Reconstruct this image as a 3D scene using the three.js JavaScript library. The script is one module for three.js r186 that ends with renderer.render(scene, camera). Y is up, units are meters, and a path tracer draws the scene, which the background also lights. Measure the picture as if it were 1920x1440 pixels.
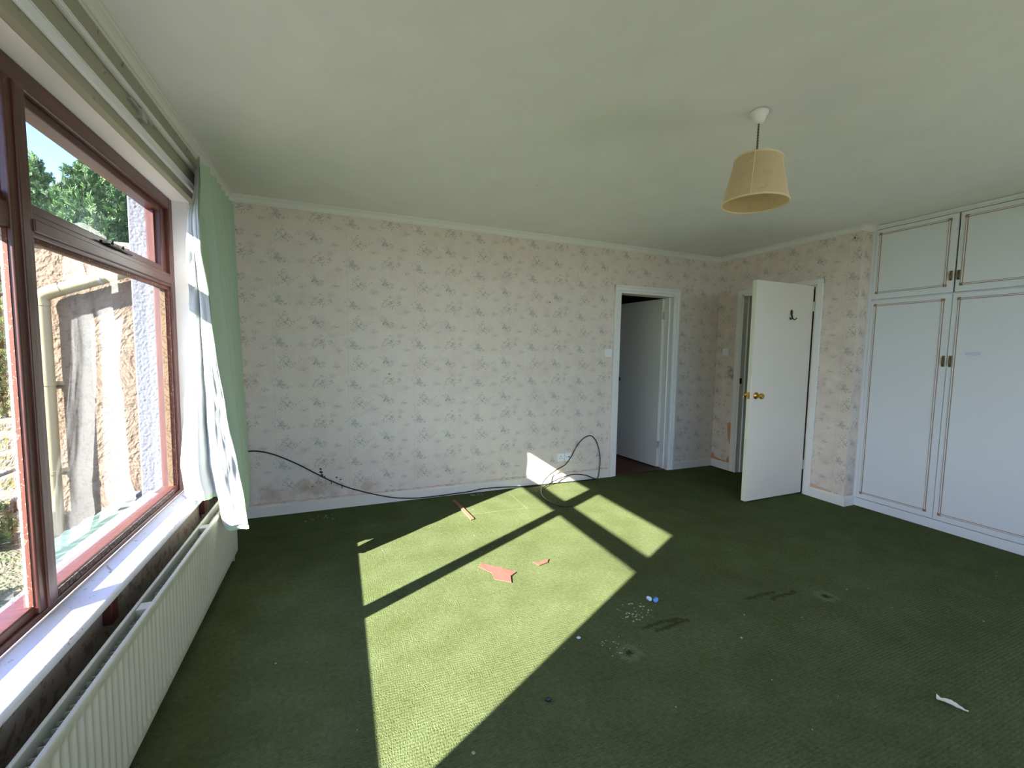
import * as THREE from 'three';
import { RoundedBoxGeometry } from 'three/addons/geometries/RoundedBoxGeometry.js';
import { mergeGeometries } from 'three/addons/utils/BufferGeometryUtils.js';
import { ImprovedNoise } from 'three/addons/math/ImprovedNoise.js';

// ───────────────────────── camera, sky, sun, exposure ─────────────────────────
const scene = new THREE.Scene();
const camera = new THREE.PerspectiveCamera(84.155, 4 / 3, 0.05, 200);
camera.position.set(0.7281, 1.3028, 3.6965);
camera.up.set(0.01457, 0.99701, -0.07586);
camera.lookAt(0.7281 + 0.3771, 1.3028 - 0.07575, 3.6965 - 0.92307);

const renderer = new THREE.WebGLRenderer({ antialias: true });
renderer.toneMapping = THREE.LinearToneMapping;
renderer.toneMappingExposure = 1.62;
renderer.shadowMap.enabled = true;

const noise3 = new ImprovedNoise();
const fbm = (x, y, z = 0, o = 4) => { let s = 0, a = 0.5, f = 1; for (let i = 0; i < o; i++) { s += a * noise3.noise(x * f, y * f, z * f + i * 7.3); a *= 0.5; f *= 2.03; } return s; };
const clamp = (x, a = 0, b = 1) => Math.min(b, Math.max(a, x));
const sstep = (a, b, x) => { const t = clamp((x - a) / (b - a)); return t * t * (3 - 2 * t); };
const mix = (a, b, t) => a + (b - a) * t;
function rng(seed) { return () => { seed = (seed + 0x6d2b79f5) | 0; let t = Math.imul(seed ^ (seed >>> 15), 1 | seed); t = (t + Math.imul(t ^ (t >>> 7), 61 | t)) ^ t; return ((t ^ (t >>> 14)) >>> 0) / 4294967296; }; }

// a blue sky with broken white cloud, the same all round
const SKY = 1.0, CLOUD = 0;
{
  const w = 512, h = 256, d = new Float32Array(w * h * 4);
  for (let j = 0; j < h; j++) for (let i = 0; i < w; i++) {
    const el = ((j + 0.5) / h - 0.5) * Math.PI, az = (i / w) * 2 * Math.PI, y = Math.sin(el), c = Math.cos(el);
    const up = Math.max(0, y), hz = Math.pow(1 - up, 4);
    let r = mix(0.12, 1.7, hz), g = mix(0.45, 2.6, hz), b = mix(2.0, 3.7, hz);
    const n = fbm(c * Math.cos(az) * 2.6 + CLOUD, y * 4.2, c * Math.sin(az) * 2.6 + 2.6, 5);
    const cl = 0.9 * sstep(-0.06, 0.26, n);
    r = mix(r, 6.0, cl); g = mix(g, 6.1, cl); b = mix(b, 6.3, cl);
    const k = (j * w + i) * 4; d[k] = r; d[k + 1] = g; d[k + 2] = b; d[k + 3] = 1;
  }
  const t = new THREE.DataTexture(d, w, h, THREE.RGBAFormat, THREE.FloatType);
  t.mapping = THREE.EquirectangularReflectionMapping; t.magFilter = THREE.LinearFilter; t.minFilter = THREE.LinearFilter; t.wrapS = THREE.RepeatWrapping; t.needsUpdate = true;
  scene.background = t; scene.environment = t;
  scene.backgroundIntensity = SKY; scene.environmentIntensity = SKY;
}
// the sun: low, from the garden side, along (1, -0.645, -0.55)
const sun = new THREE.DirectionalLight(new THREE.Color(1, 0.95, 0.88), 27);
sun.position.set(1.2 - 9, 0.8 + 9 * 0.645, 1.5 + 9 * 0.55);
sun.target.position.set(1.2, 0.8, 1.5);
sun.castShadow = true; sun.shadow.mapSize.set(4096, 4096); sun.shadow.bias = -0.0004; sun.shadow.radius = 1;
Object.assign(sun.shadow.camera, { left: -8, right: 8, top: 8, bottom: -8, near: 0.5, far: 30 });
scene.add(sun, sun.target);

// ───────────────────────── helpers ─────────────────────────
const names = {};
const numbered = (n) => { names[n] = (names[n] ?? -1) + 1; return names[n] ? `${n}_${String(names[n]).padStart(3, '0')}` : n; };
function boxUV(g) {                                     // uv in metres from the dominant direction of each face
  if (g.index) g = g.toNonIndexed();
  const p = g.attributes.position, n = p.count, uv = new Float32Array(n * 2), a = new THREE.Vector3(), b = new THREE.Vector3(), c = new THREE.Vector3();
  for (let i = 0; i < n; i += 3) {
    a.fromBufferAttribute(p, i); b.fromBufferAttribute(p, i + 1).sub(a); c.fromBufferAttribute(p, i + 2).sub(a); b.cross(c);
    const x = Math.abs(b.x), y = Math.abs(b.y), z = Math.abs(b.z);
    for (let k = i; k < i + 3; k++) {
      const X = p.getX(k), Y = p.getY(k), Z = p.getZ(k);
      if (x >= y && x >= z) { uv[2 * k] = Z; uv[2 * k + 1] = Y; } else if (y >= z) { uv[2 * k] = X; uv[2 * k + 1] = Z; } else { uv[2 * k] = X; uv[2 * k + 1] = Y; }
    }
  }
  g.setAttribute('uv', new THREE.BufferAttribute(uv, 2));
  return g;
}
function bx(x0, x1, y0, y1, z0, z1, r = 0) {            // a box between two corners, its edges rounded by r
  const w = x1 - x0, h = y1 - y0, d = z1 - z0;
  const g = r > 0 ? new RoundedBoxGeometry(w, h, d, 2, Math.min(r, w / 2.01, h / 2.01, d / 2.01)) : new THREE.BoxGeometry(w, h, d);
  g.translate((x0 + x1) / 2, (y0 + y1) / 2, (z0 + z1) / 2);
  return boxUV(g);
}
const merge = (list) => mergeGeometries(list.map((g) => { const q = g.index ? g.toNonIndexed() : g; for (const k of Object.keys(q.attributes)) if (!['position', 'normal', 'uv'].includes(k)) q.deleteAttribute(k); return q; }));
function obj(name, geo, mat, parent = scene) {
  const m = new THREE.Mesh(Array.isArray(geo) ? (geo.length > 1 ? merge(geo) : geo[0]) : geo, mat);
  m.name = parent === scene ? numbered(name) : name; m.castShadow = m.receiveShadow = true; parent.add(m); return m;
}
function tag(o, label, category, group, kind) { o.userData.label = label; o.userData.category = category; if (group) o.userData.group = group; if (kind) o.userData.kind = kind; return o; }
function thing(name, label, category, [x, y, z] = [0, 0, 0], turn = 0, group) { const o = new THREE.Group(); o.name = numbered(name); o.position.set(x, y, z); o.rotation.y = turn; scene.add(o); return tag(o, label, category, group); }
function struct(name, geo, mat, label, category) { return tag(obj(name, geo, mat), label, category, null, 'structure'); }
function prism(profile, a, b, out) {                    // a moulding: profile points (outward, upward) swept from a to b
  const A = new THREE.Vector3(...a), B = new THREE.Vector3(...b), O = new THREE.Vector3(...out), pos = [];
  const at = (P, q) => P.clone().addScaledVector(O, q[0]).add(new THREE.Vector3(0, q[1], 0));
  const flip = new THREE.Vector3().subVectors(B, A).cross(O).y > 0;
  const tri = (p, q, r) => { for (const v of flip ? [p, r, q] : [p, q, r]) pos.push(v.x, v.y, v.z); };
  const n = profile.length;
  for (let i = 0; i < n; i++) { const p = profile[i], q = profile[(i + 1) % n], a0 = at(A, p), a1 = at(A, q), b0 = at(B, p), b1 = at(B, q); tri(a0, b0, a1); tri(a1, b0, b1); }
  for (let i = 1; i < n - 1; i++) { tri(at(A, profile[0]), at(A, profile[i]), at(A, profile[i + 1])); tri(at(B, profile[0]), at(B, profile[i + 1]), at(B, profile[i])); }
  const g = new THREE.BufferGeometry(); g.setAttribute('position', new THREE.Float32BufferAttribute(pos, 3)); g.computeVertexNormals();
  return boxUV(g);
}
function tube(pts, r, seg = 80, rad = 8, tension = 0.5) { return new THREE.TubeGeometry(new THREE.CatmullRomCurve3(pts.map((p) => new THREE.Vector3(...p)), false, 'catmullrom', tension), seg, r, rad, false); }
function cyl(r0, r1, h, [x, y, z], axis = 'y', seg = 24) { const g = new THREE.CylinderGeometry(r0, r1, h, seg); if (axis === 'x') g.rotateZ(-Math.PI / 2); if (axis === 'z') g.rotateX(Math.PI / 2); g.translate(x, y, z); return g; }
function slabFrom(outline, y, t, seed = 1, lift = 0) {   // a thin uneven flake lying on the floor, outline in (x, z)
  const sh = new THREE.Shape(outline.map(([x, z]) => new THREE.Vector2(x, -z)));
  const g = new THREE.ExtrudeGeometry(sh, { depth: t, bevelEnabled: true, bevelThickness: t * 0.25, bevelSize: t * 0.3, bevelSegments: 1, steps: 1 });
  g.rotateX(-Math.PI / 2); g.translate(0, y, 0);
  const p = g.attributes.position; for (let i = 0; i < p.count; i++) p.setY(i, p.getY(i) + lift * (0.5 + fbm(p.getX(i) * 9, p.getZ(i) * 9, seed)));
  g.computeVertexNormals(); return boxUV(g);
}

// ───────────────────────── textures ─────────────────────────
function dataTex(w, h, fn, srgb = true, rep = null) {
  const d = new Uint8Array(w * h * 4);
  for (let j = 0; j < h; j++) for (let i = 0; i < w; i++) { const c = fn((i + 0.5) / w, (j + 0.5) / h, i, j), k = (j * w + i) * 4; d[k] = clamp(c[0], 0, 255); d[k + 1] = clamp(c[1], 0, 255); d[k + 2] = clamp(c[2], 0, 255); d[k + 3] = 255; }
  const t = new THREE.DataTexture(d, w, h); finish(t, srgb, rep); return t;
}
function finish(t, srgb, rep) { t.wrapS = t.wrapT = THREE.RepeatWrapping; t.magFilter = THREE.LinearFilter; t.minFilter = THREE.LinearMipmapLinearFilter; t.generateMipmaps = true; if (srgb) t.colorSpace = THREE.SRGBColorSpace; if (rep) t.repeat.set(...rep); t.needsUpdate = true; return t; }
const pn = (u, v, f, s = 0) => {                        // noise that repeats over the unit square
  const a = u * 2 * Math.PI, b = v * 2 * Math.PI, k = f / (2 * Math.PI);
  return fbm(Math.cos(a) * k + s, Math.sin(a) * k + Math.cos(b) * k * 0.7, Math.sin(b) * k + s * 1.7, 3);
};

// wallpaper: cream ground with two kinds of small grey-blue sprig, repeat 0.53 x 0.32 m
const PAPER = [226, 214, 199];
function sprig(g, x, y, s, kind, R, tone) {
  g.save(); g.translate(x, y); g.scale(s, s);
  const leaf = (lx, ly, l, a, col) => { g.fillStyle = col; g.save(); g.translate(lx, ly); g.rotate(a); g.beginPath(); g.ellipse(0, 0, l, l * 0.42, 0, 0, 7); g.fill(); g.restore(); };
  const col = (k) => { const t = tone[Math.floor(R() * tone.length)]; return `rgba(${t[0]},${t[1]},${t[2]},${k})`; };
  const stems = kind === 1 ? [[-0.055, 0.028, 0.06, -0.02], [-0.05, 0.0, 0.02, -0.052], [0.0, 0.02, 0.075, -0.01]] : [[-0.055, -0.035, 0.045, 0.035], [-0.01, -0.045, 0.01, 0.035], [-0.02, 0.01, 0.06, 0.02]];
  g.lineWidth = 0.0016;
  for (const [x0, y0, x1, y1] of stems) {
    g.strokeStyle = col(0.4); g.beginPath(); g.moveTo(x0, y0); g.quadraticCurveTo((x0 + x1) / 2 + 0.012, (y0 + y1) / 2 - 0.015, x1, y1); g.stroke();
    for (let i = 0; i < 22; i++) { const t = (i + R()) / 22; leaf(mix(x0, x1, t) + (R() - 0.5) * 0.045, mix(y0, y1, t) + (R() - 0.5) * 0.04, 0.003 + R() * 0.005, R() * 6.3, col(0.18 + R() * 0.26)); }
  }
  for (let i = 0; i < (kind === 2 ? 8 : 4); i++) { const a = R() * 6.3, r = R() * 0.02; for (let k = 0; k < 5; k++) leaf(Math.cos(a) * r + Math.cos(k * 1.26) * 0.005, Math.sin(a) * r + Math.sin(k * 1.26) * 0.005, 0.0042, k * 1.26, col(0.34)); }
  g.restore();
}
function paperCanvas(wm, hm, px, stains) {
  const c = document.createElement('canvas'); c.width = px; c.height = Math.round(px * hm / wm);
  const g = c.getContext('2d'), s = c.width / wm;
  g.fillStyle = `rgb(${PAPER})`; g.fillRect(0, 0, c.width, c.height);
  const R0 = rng(5);
  for (let i = 0; i < 2600; i++) { const a = R0() < 0.5 ? 255 : 150; g.fillStyle = `rgba(${a},${a - 8},${a - 22},0.035)`; g.beginPath(); g.ellipse(R0() * c.width, R0() * c.height, s * (0.01 + R0() * 0.05), s * (0.01 + R0() * 0.06), R0() * 3, 0, 7); g.fill(); }
  g.save(); g.scale(s, s);
  const blue = [[134, 142, 146], [122, 130, 130], [140, 142, 130], [150, 152, 152]], grey = [[142, 138, 120], [128, 128, 112], [150, 146, 128], [130, 134, 130]];
  for (let ix = -1; ix * 0.53 < wm + 0.5; ix++) for (let iy = -1; iy * 0.32 < hm + 0.3; iy++) {
    const x = ix * 0.53, y = iy * 0.32, k = ix & 1 ? 0.012 : 0, R = rng(77);
    sprig(g, x + 0.07, y + 0.08 + k, 1.15, 1, R, grey); sprig(g, x + 0.305, y + 0.085 + k, 1.12, 2, R, blue);
    sprig(g, x + 0.035, y + 0.235 + k, 1.08, 2, R, blue); sprig(g, x + 0.35, y + 0.255 + k, 1.15, 1, R, grey);
    for (const [a, b] of [[0.18, 0.27], [0.46, 0.11], [0.2, 0.14], [0.47, 0.3], [0.15, 0.02]]) sprig(g, x + a, y + b + k, 0.5, 1, R, grey);
  }
  for (let x = 0.27; x < wm; x += 0.53) { g.fillStyle = 'rgba(150,138,118,0.28)'; g.fillRect(x, 0, 0.0022, hm); }
  stains?.(g, rng(31));
  g.restore();
  const t = new THREE.CanvasTexture(c); finish(t, true, [1 / wm, 1 / hm]); return t;
}
const blot = (g, pts, col) => { g.fillStyle = col; g.beginPath(); pts.forEach(([x, y], i) => (i ? g.lineTo(x, y) : g.moveTo(x, y))); g.closePath(); g.fill(); };
const H = 2.4, W = 4.8, ZC = 1.432, XW = 4.927, ZR = 5.2;
const paperBack = paperCanvas(W, H, 2048, (g, R) => {
  const Y = (y) => H - y;
  for (const [x, y, r] of [[0.585, 0.31, 0.014], [0.592, 0.285, 0.012], [0.582, 0.335, 0.01], [0.61, 0.268, 0.009], [0.7, 0.255, 0.008], [0.73, 0.235, 0.007], [0.52, 0.2, 0.006], [2.62, 1.78, 0.006], [1.12, 1.1, 0.006]]) { g.fillStyle = 'rgba(46,36,20,0.85)'; g.beginPath(); g.ellipse(x, Y(y), r * 0.7, r, R() * 3, 0, 7); g.fill(); }
  for (let x = 0.1; x < 3.35; x += 0.02) { g.fillStyle = `rgba(166,122,78,${0.15 + 0.5 * R() * sstep(-0.3, 0.4, fbm(x * 2, 3))})`; g.fillRect(x, Y(0.098 + R() * 0.008), 0.022, 0.012); }   // paper torn back and glue showing along the skirting
  for (let i = 0; i < 26; i++) { g.fillStyle = `rgba(140,112,74,${0.05 + R() * 0.06})`; g.beginPath(); g.ellipse(0.2 + R() * 0.8, Y(0.12 + R() * 0.12), 0.03 + R() * 0.07, 0.02 + R() * 0.04, R() * 3, 0, 7); g.fill(); }
});
const paperDoor = paperCanvas(ZC, H, 720, (g, R) => {
  const Y = (y) => H - y, tan = 'rgba(205,150,100,0.95)';
  blot(g, [[0.2, Y(0.52)], [0.225, Y(0.55)], [0.255, Y(0.53)], [0.255, Y(0.29)], [0.235, Y(0.31)], [0.215, Y(0.38)], [0.205, Y(0.45)]], tan);
  blot(g, [[0.215, Y(0.13)], [0.235, Y(0.16)], [0.255, Y(0.15)], [0.255, Y(0.08)], [0.21, Y(0.08)]], tan);
  blot(g, [[0.0, Y(0.16)], [0.03, Y(0.15)], [0.05, Y(0.115)], [0.1, Y(0.105)], [0.2, Y(0.1)], [0.2, Y(0.085)], [0, Y(0.085)]], tan);
  blot(g, [[1.13, Y(0.125)], [1.2, Y(0.115)], [1.33, Y(0.102)], [1.33, Y(0.085)], [1.13, Y(0.085)]], 'rgba(214,170,140,0.8)');
  g.fillStyle = 'rgba(120,105,80,0.14)'; for (let i = 0; i < 24; i++) { g.beginPath(); g.ellipse(0.17 + R() * 0.08, Y(1.2 - R() * 0.16), 0.012 + R() * 0.02, 0.012 + R() * 0.02, 0, 0, 7); g.fill(); }
  g.fillStyle = '#1c1712'; g.beginPath(); g.arc(1.37, Y(2.31), 0.006, 0, 7); g.fill();
});

// carpet: green ribbed loop pile; colour over the whole floor, relief in a small repeat
const FX = 5.6, FZ = 5.3;
const CARPET = [80, 89, 57];
const carpetMap = (() => {
  const n = 1536;
  const marks = [[1.885, 2.262, 0.047], [3.17, 2.29, 0.05]];
  const streaks = [[2.06, 2.15, 2.26, 2.15], [2.1, 2.19, 2.3, 2.178], [2.74, 2.15, 2.94, 2.16], [2.87, 2.2, 3.06, 2.2]];
  const t = dataTex(n, n, (u, v) => {
    const x = u * FX, z = v * FZ;
    const f = fbm(x * 55, z * 55, 1, 3), m = fbm(x * 5, z * 5, 4, 4), l = fbm(x * 0.9, z * 0.9, 8, 3);
    const rib = Math.sin((z * 0.88 + x * 0.34) * 2 * Math.PI / 0.0125 + 1.6 * fbm(x * 16, z * 16, 2, 2));
    let k = 1 + 0.2 * f + 0.15 * m + 0.1 * l + 0.02 * rib, r = CARPET[0] * k, g = CARPET[1] * k, b = CARPET[2] * (k + 0.1 * m);
    for (const [a, c, e, d] of streaks) { const tx = clamp(((x - a) * (e - a) + (z - c) * (d - c)) / ((e - a) ** 2 + (d - c) ** 2)), q = Math.hypot(x - mix(a, e, tx), z - mix(c, d, tx)); if (q > 0.05) continue; const s = 0.3 * sstep(0.02, 0.0, q + 0.03 * fbm(x * 40, z * 40)); r *= 1 - s; g *= 1 - s; b *= 1 - s; }
    for (const [a, c, rr] of marks) {                                  // pale dust round the dents left by furniture feet
      const q = Math.hypot(x - a, (z - c) * 1.1); if (q > 0.12) continue; const s = 0.3 * sstep(0.026, 0.004, Math.abs(q - rr * 0.85) + 0.035 * fbm(x * 40, z * 40, 3)), e = 0.45 * sstep(rr * 0.5, rr * 0.1, q + 0.02 * fbm(x * 60, z * 60, 5));
      r = mix(r, 124, s) * (1 - e); g = mix(g, 130, s) * (1 - e); b = mix(b, 116, s) * (1 - e);
    }
    const seam = (d) => sstep(0.006, 0.001, Math.abs(d));
    let s = 0.22 * (seam(z - 0.53 - 0.02 * Math.sin(x * 3)) * (x > 1.6 && x < 2.2 ? 1 : 0) + seam(x - 2.17) * (z > 0.15 && z < 0.55 ? 1 : 0) + seam(z - 0.46 - 0.05 * (x - 0.45)) * (x > 0.4 && x < 1 ? 1 : 0));
    r *= 1 + s; g *= 1 + s; b *= 1 + s;
    return [r, g, b];
  }, true, [1 / FX, 1 / FZ]);
  return t;
})();
const carpetBump = dataTex(512, 512, (u, v) => {
  const a = Math.sin((v * 40 + 0.5 * pn(u, v, 30, 2)) * 2 * Math.PI), b = pn(u, v, 190, 5), c = Math.sin((u * 52 + 1.2 * pn(u, v, 24, 9)) * 2 * Math.PI);
  const k = 128 + 30 * a + 14 * c + 170 * b; return [k, k, k];
}, false, [1 / 0.5, 1 / 0.5]);

const woodTex = (base, dark, seed, rot) => { const t = dataTex(256, 512, (u, v) => { const g = pn(u, v * 0.5, 60, seed) * 0.5 + fbm(u * 70, v * 5, seed, 3) * 0.9 + 0.25 * fbm(u * 200, v * 12, seed + 4, 2), k = clamp(0.5 + g); return [0, 1, 2].map((i) => mix(dark[i], base[i], k)); }, true, [1 / 0.18, 1 / 0.9]); if (rot) t.rotation = Math.PI / 2; return t; };
const wearTex = (base, spots, amount, seed, scale = 1.2) => dataTex(256, 256, (u, v) => { const n = pn(u, v, 26, seed) + 0.45 * pn(u, v, 110, seed + 3), k = sstep(amount, amount + 0.06, n), m = 1 + 0.025 * pn(u, v, 12, seed + 9); return [0, 1, 2].map((i) => mix(base[i] * m, spots[i], k)); }, true, [1 / scale, 1 / scale]);
const grainBump = (f, seed) => dataTex(256, 256, (u, v) => { const k = 128 + 150 * pn(u, v, f, seed) + 50 * pn(u, v, f * 3, seed + 2); return [k, k, k]; }, false, [1, 1]);
const cloth = dataTex(256, 256, (u, v) => { const k = 128 + 50 * Math.sin(u * 2 * Math.PI * 64) * Math.sin(v * 2 * Math.PI * 64) + 60 * pn(u, v, 90, 3); return [k, k, k]; }, false, [8, 8]);

// ───────────────────────── materials ─────────────────────────
const std = (o) => new THREE.MeshPhysicalMaterial({ roughness: 0.6, ...o });
const hex = (r, g, b) => new THREE.Color(`rgb(${r},${g},${b})`);
const M = {
  paperBack: std({ map: paperBack, roughness: 0.75 }), paperDoor: std({ map: paperDoor, roughness: 0.75 }),
  paperPlain: std({ color: hex(...PAPER), roughness: 0.8 }),
  carpet: std({ map: carpetMap, bumpMap: carpetBump, bumpScale: 0.004, roughness: 1, specularIntensity: 0.1 }),
  ceiling: std({ map: wearTex([238, 238, 234], [216, 216, 208], 0.6, 3, 2.2), roughness: 0.85 }),
  plaster: std({ map: wearTex([228, 224, 220], [206, 198, 190], 0.52, 8, 1.3), roughness: 0.8 }),
  bare: std({ map: wearTex([150, 138, 124], [124, 106, 88], 0.14, 12, 0.9), bumpMap: grainBump(40, 2), bumpScale: 0.004, roughness: 0.95 }),
  trim: std({ color: hex(234, 233, 226), roughness: 0.45 }),
  skirt: std({ map: wearTex([226, 221, 208], [120, 92, 60], 0.52, 15, 1.5), roughness: 0.5 }),
  door: std({ color: hex(226, 220, 206), roughness: 0.42, bumpMap: grainBump(30, 6), bumpScale: 0.0006 }),
  doorEdge: std({ color: hex(226, 226, 206), roughness: 0.5 }),
  wardrobe: std({ color: hex(228, 232, 235), roughness: 0.34 }),
  tan: std({ color: hex(158, 126, 98), roughness: 0.5 }),
  handlePlate: std({ color: hex(132, 122, 100), roughness: 0.45, metalness: 0.3 }),
  bronze: std({ color: hex(118, 92, 56), roughness: 0.38, metalness: 0.85 }),
  brass: std({ color: hex(196, 150, 70), roughness: 0.25, metalness: 1 }),
  darkIron: std({ color: hex(30, 26, 22), roughness: 0.5, metalness: 0.6 }),
  copper: std({ color: hex(92, 48, 36), roughness: 0.45, metalness: 0.3 }),
  plastic: std({ color: hex(240, 240, 238), roughness: 0.35 }),
  socketDark: std({ color: hex(40, 40, 42), roughness: 0.6 }),
  woodV: std({ map: woodTex([104, 50, 34], [46, 20, 14], 3), roughness: 0.42, clearcoat: 0.25, clearcoatRoughness: 0.35 }),
  woodZ: std({ map: woodTex([104, 50, 34], [46, 20, 14], 5, true), roughness: 0.42, clearcoat: 0.25, clearcoatRoughness: 0.35 }),
  woodWorn: std({ map: wearTex([92, 48, 34], [150, 130, 114], 0.22, 21, 0.3), roughness: 0.7 }),
  putty: std({ map: wearTex([176, 168, 158], [104, 80, 76], 0.12, 23, 0.22), roughness: 0.9 }),
  oldPutty: std({ map: wearTex([98, 82, 60], [60, 42, 30], 0.1, 25, 0.25), roughness: 0.9 }),
  rot: std({ map: wearTex([96, 78, 72], [30, 24, 22], 0.04, 27, 0.2), bumpMap: grainBump(60, 3), bumpScale: 0.004, roughness: 0.95 }),
  glass: std({ color: 0xffffff, transmission: 1, thickness: 0, roughness: 0.0, ior: 1.52 }),
  sill: std({ map: wearTex([210, 210, 214], [146, 138, 136], 0.34, 31, 0.8), roughness: 0.5, bumpMap: grainBump(24, 8), bumpScale: 0.002 }),
  radiator: std({ map: wearTex([174, 174, 154], [122, 112, 94], 0.5, 33, 0.9), roughness: 0.45 }),
  rail: std({ color: hex(236, 235, 236), roughness: 0.35 }), batten: std({ map: wearTex([158, 154, 132], [104, 98, 80], 0.42, 35, 0.7), roughness: 0.65 }),
  curtain: std({ color: hex(172, 190, 164), roughness: 0.85, bumpMap: cloth, bumpScale: 0.0008, sheen: 0.4, sheenColor: hex(190, 220, 190), side: THREE.DoubleSide }),
  lining: std({ color: hex(188, 192, 191), roughness: 0.9, transmission: 0.25, thickness: 0, bumpMap: cloth, bumpScale: 0.0005, side: THREE.DoubleSide }),
  shade: std({ map: wearTex([214, 190, 148], [206, 180, 138], 0.2, 41, 1), roughness: 0.9, bumpMap: cloth, bumpScale: 0.0008, transmission: 0.22, thickness: 0, side: THREE.DoubleSide }),
  shadeTrim: std({ color: hex(226, 206, 164), roughness: 0.85 }),
  flex: std({ color: hex(112, 92, 66), roughness: 0.7 }),
  black: std({ color: hex(22, 20, 20), roughness: 0.42 }),
  redwood: std({ map: woodTex([126, 84, 72], [92, 58, 48], 9), roughness: 0.8 }),
  palewood: std({ map: woodTex([150, 112, 88], [108, 72, 54], 11), roughness: 0.8 }),
  blue: std({ color: hex(96, 140, 214), roughness: 0.75 }), paleBlue: std({ color: hex(176, 204, 226), roughness: 0.75 }),
  paper: std({ color: hex(206, 202, 186), roughness: 0.9, side: THREE.DoubleSide }), label: std({ color: hex(206, 215, 232), roughness: 0.7 }),
  dust: std({ color: hex(158, 156, 144), roughness: 1 }),
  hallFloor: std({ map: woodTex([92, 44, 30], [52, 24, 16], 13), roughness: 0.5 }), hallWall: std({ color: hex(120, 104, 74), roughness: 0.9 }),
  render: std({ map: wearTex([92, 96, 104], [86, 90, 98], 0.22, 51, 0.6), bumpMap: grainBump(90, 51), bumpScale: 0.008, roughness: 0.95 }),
  sandWall: std({ map: wearTex([106, 91, 75], [88, 74, 58], 0.14, 53, 1.1), bumpMap: grainBump(30, 53), bumpScale: 0.02, roughness: 0.95 }),
  cement: std({ color: hex(150, 146, 142), roughness: 0.95 }), coping: std({ map: wearTex([118, 110, 96], [88, 80, 66], 0.15, 55, 0.6), roughness: 0.95 }),
  pipe: std({ color: hex(136, 126, 96), roughness: 0.45 }),
  polythene: std({ color: hex(80, 106, 96), transmission: 0.4, thickness: 0, roughness: 0.45, side: THREE.DoubleSide }), board: std({ color: hex(98, 104, 112), roughness: 0.5 }),
  ground: std({ map: wearTex([84, 82, 64], [62, 74, 38], 0.02, 61, 2.2), bumpMap: grainBump(40, 61), bumpScale: 0.03, roughness: 1 }),
  stone: std({ map: wearTex([100, 95, 88], [92, 92, 44], 0.1, 63, 0.7), bumpMap: grainBump(30, 63), bumpScale: 0.02, roughness: 1 }),
  bark: std({ color: hex(92, 74, 58), roughness: 1 }),
  leaf: std({ color: 0xffffff, roughness: 0.75, transmission: 0.2, thickness: 0, side: THREE.DoubleSide }),
  steel: std({ color: hex(196, 196, 190), roughness: 0.4, metalness: 0.8 }),
};

// ───────────────────────── the room ─────────────────────────
struct('floor', bx(0, FX, -0.12, 0, 0, FZ), M.carpet, 'worn green ribbed carpet covering the whole room floor', 'floor');
struct('ceiling', bx(-0.25, FX, H, H + 0.2, -0.12, FZ), M.ceiling, 'plain white painted plaster ceiling', 'ceiling');
// back wall with door opening x 3.415..4.15
const D1 = [3.415, 4.15, 1.945];
struct('wall_back', [bx(-0.25, D1[0], 0, H, -0.12, 0), bx(D1[1], W + 0.12, 0, H, -0.12, 0), bx(D1[0], D1[1], D1[2], H, -0.12, 0)], M.paperBack, 'long back wall papered with small grey-blue sprigs on cream', 'wall');
// right wall with door opening z .32..1.09, ending at a corner beside the wardrobes
const D2 = [0.32, 1.09, 1.955];
struct('wall_right', [bx(W, W + 0.12, 0, H, 0, D2[0]), bx(W, W + 0.12, 0, H, D2[1], ZC), bx(W, W + 0.12, D2[2], H, D2[0], D2[1])], M.paperDoor, 'short papered wall with peeling corners around the open door', 'wall');
struct('wall_return', bx(W + 0.12, XW + 0.6, 0, H, ZC - 0.1, ZC), M.paperPlain, 'narrow papered return between door wall and wardrobes', 'wall');
struct('wall_wardrobe', bx(XW + 0.6, XW + 0.67, 0, H, ZC - 0.1, FZ), M.plaster, 'plain wall behind the fitted wardrobes', 'wall');
// rear wall, behind the camera, with an opening added for fill light
const FILL_WIN = [0.3, 3.8, 0.4, 2.2];
struct('wall_rear', [bx(-0.25, FILL_WIN[0], 0, H, ZR, ZR + 0.1), bx(FILL_WIN[1], FX, 0, H, ZR, ZR + 0.1), bx(FILL_WIN[0], FILL_WIN[1], 0, FILL_WIN[2], ZR, ZR + 0.1), bx(FILL_WIN[0], FILL_WIN[1], FILL_WIN[3], H, ZR, ZR + 0.1)], M.paperPlain, 'rear wall behind the viewer with a window added for fill light', 'wall');
// window wall
const Z0 = 0.87, Z1 = 3.16, YS = 0.51, YH = 2.072;
struct('wall_left', [bx(-0.16, 0, -0.2, YS - 0.03, 0, ZR), bx(-0.16, 0, YH, H, 0, ZR), bx(-0.16, 0, YS - 0.03, YH, 0, Z0), bx(-0.16, 0, YS - 0.03, YH, Z1, ZR)], M.plaster, 'window wall with white painted reveals', 'wall');
struct('wall_outer', [bx(-0.262, -0.16, -0.3, YS - 0.03, -0.8, ZR), bx(-0.262, -0.16, YH, H + 0.2, -0.8, ZR), bx(-0.262, -0.16, YS - 0.03, YH, -0.8, Z0 + 0.012, 0.01), bx(-0.262, -0.16, YS - 0.03, YH, Z1 - 0.01, ZR)], M.render, 'white roughcast outer skin of the window wall seen past the frame', 'wall');
struct('trim_1', [bx(0, 0.004, 0.02, YS - 0.032, Z0 - 0.6, ZR)], M.bare, 'bare dirty plaster below the window sill behind the radiator', 'trim');

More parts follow.
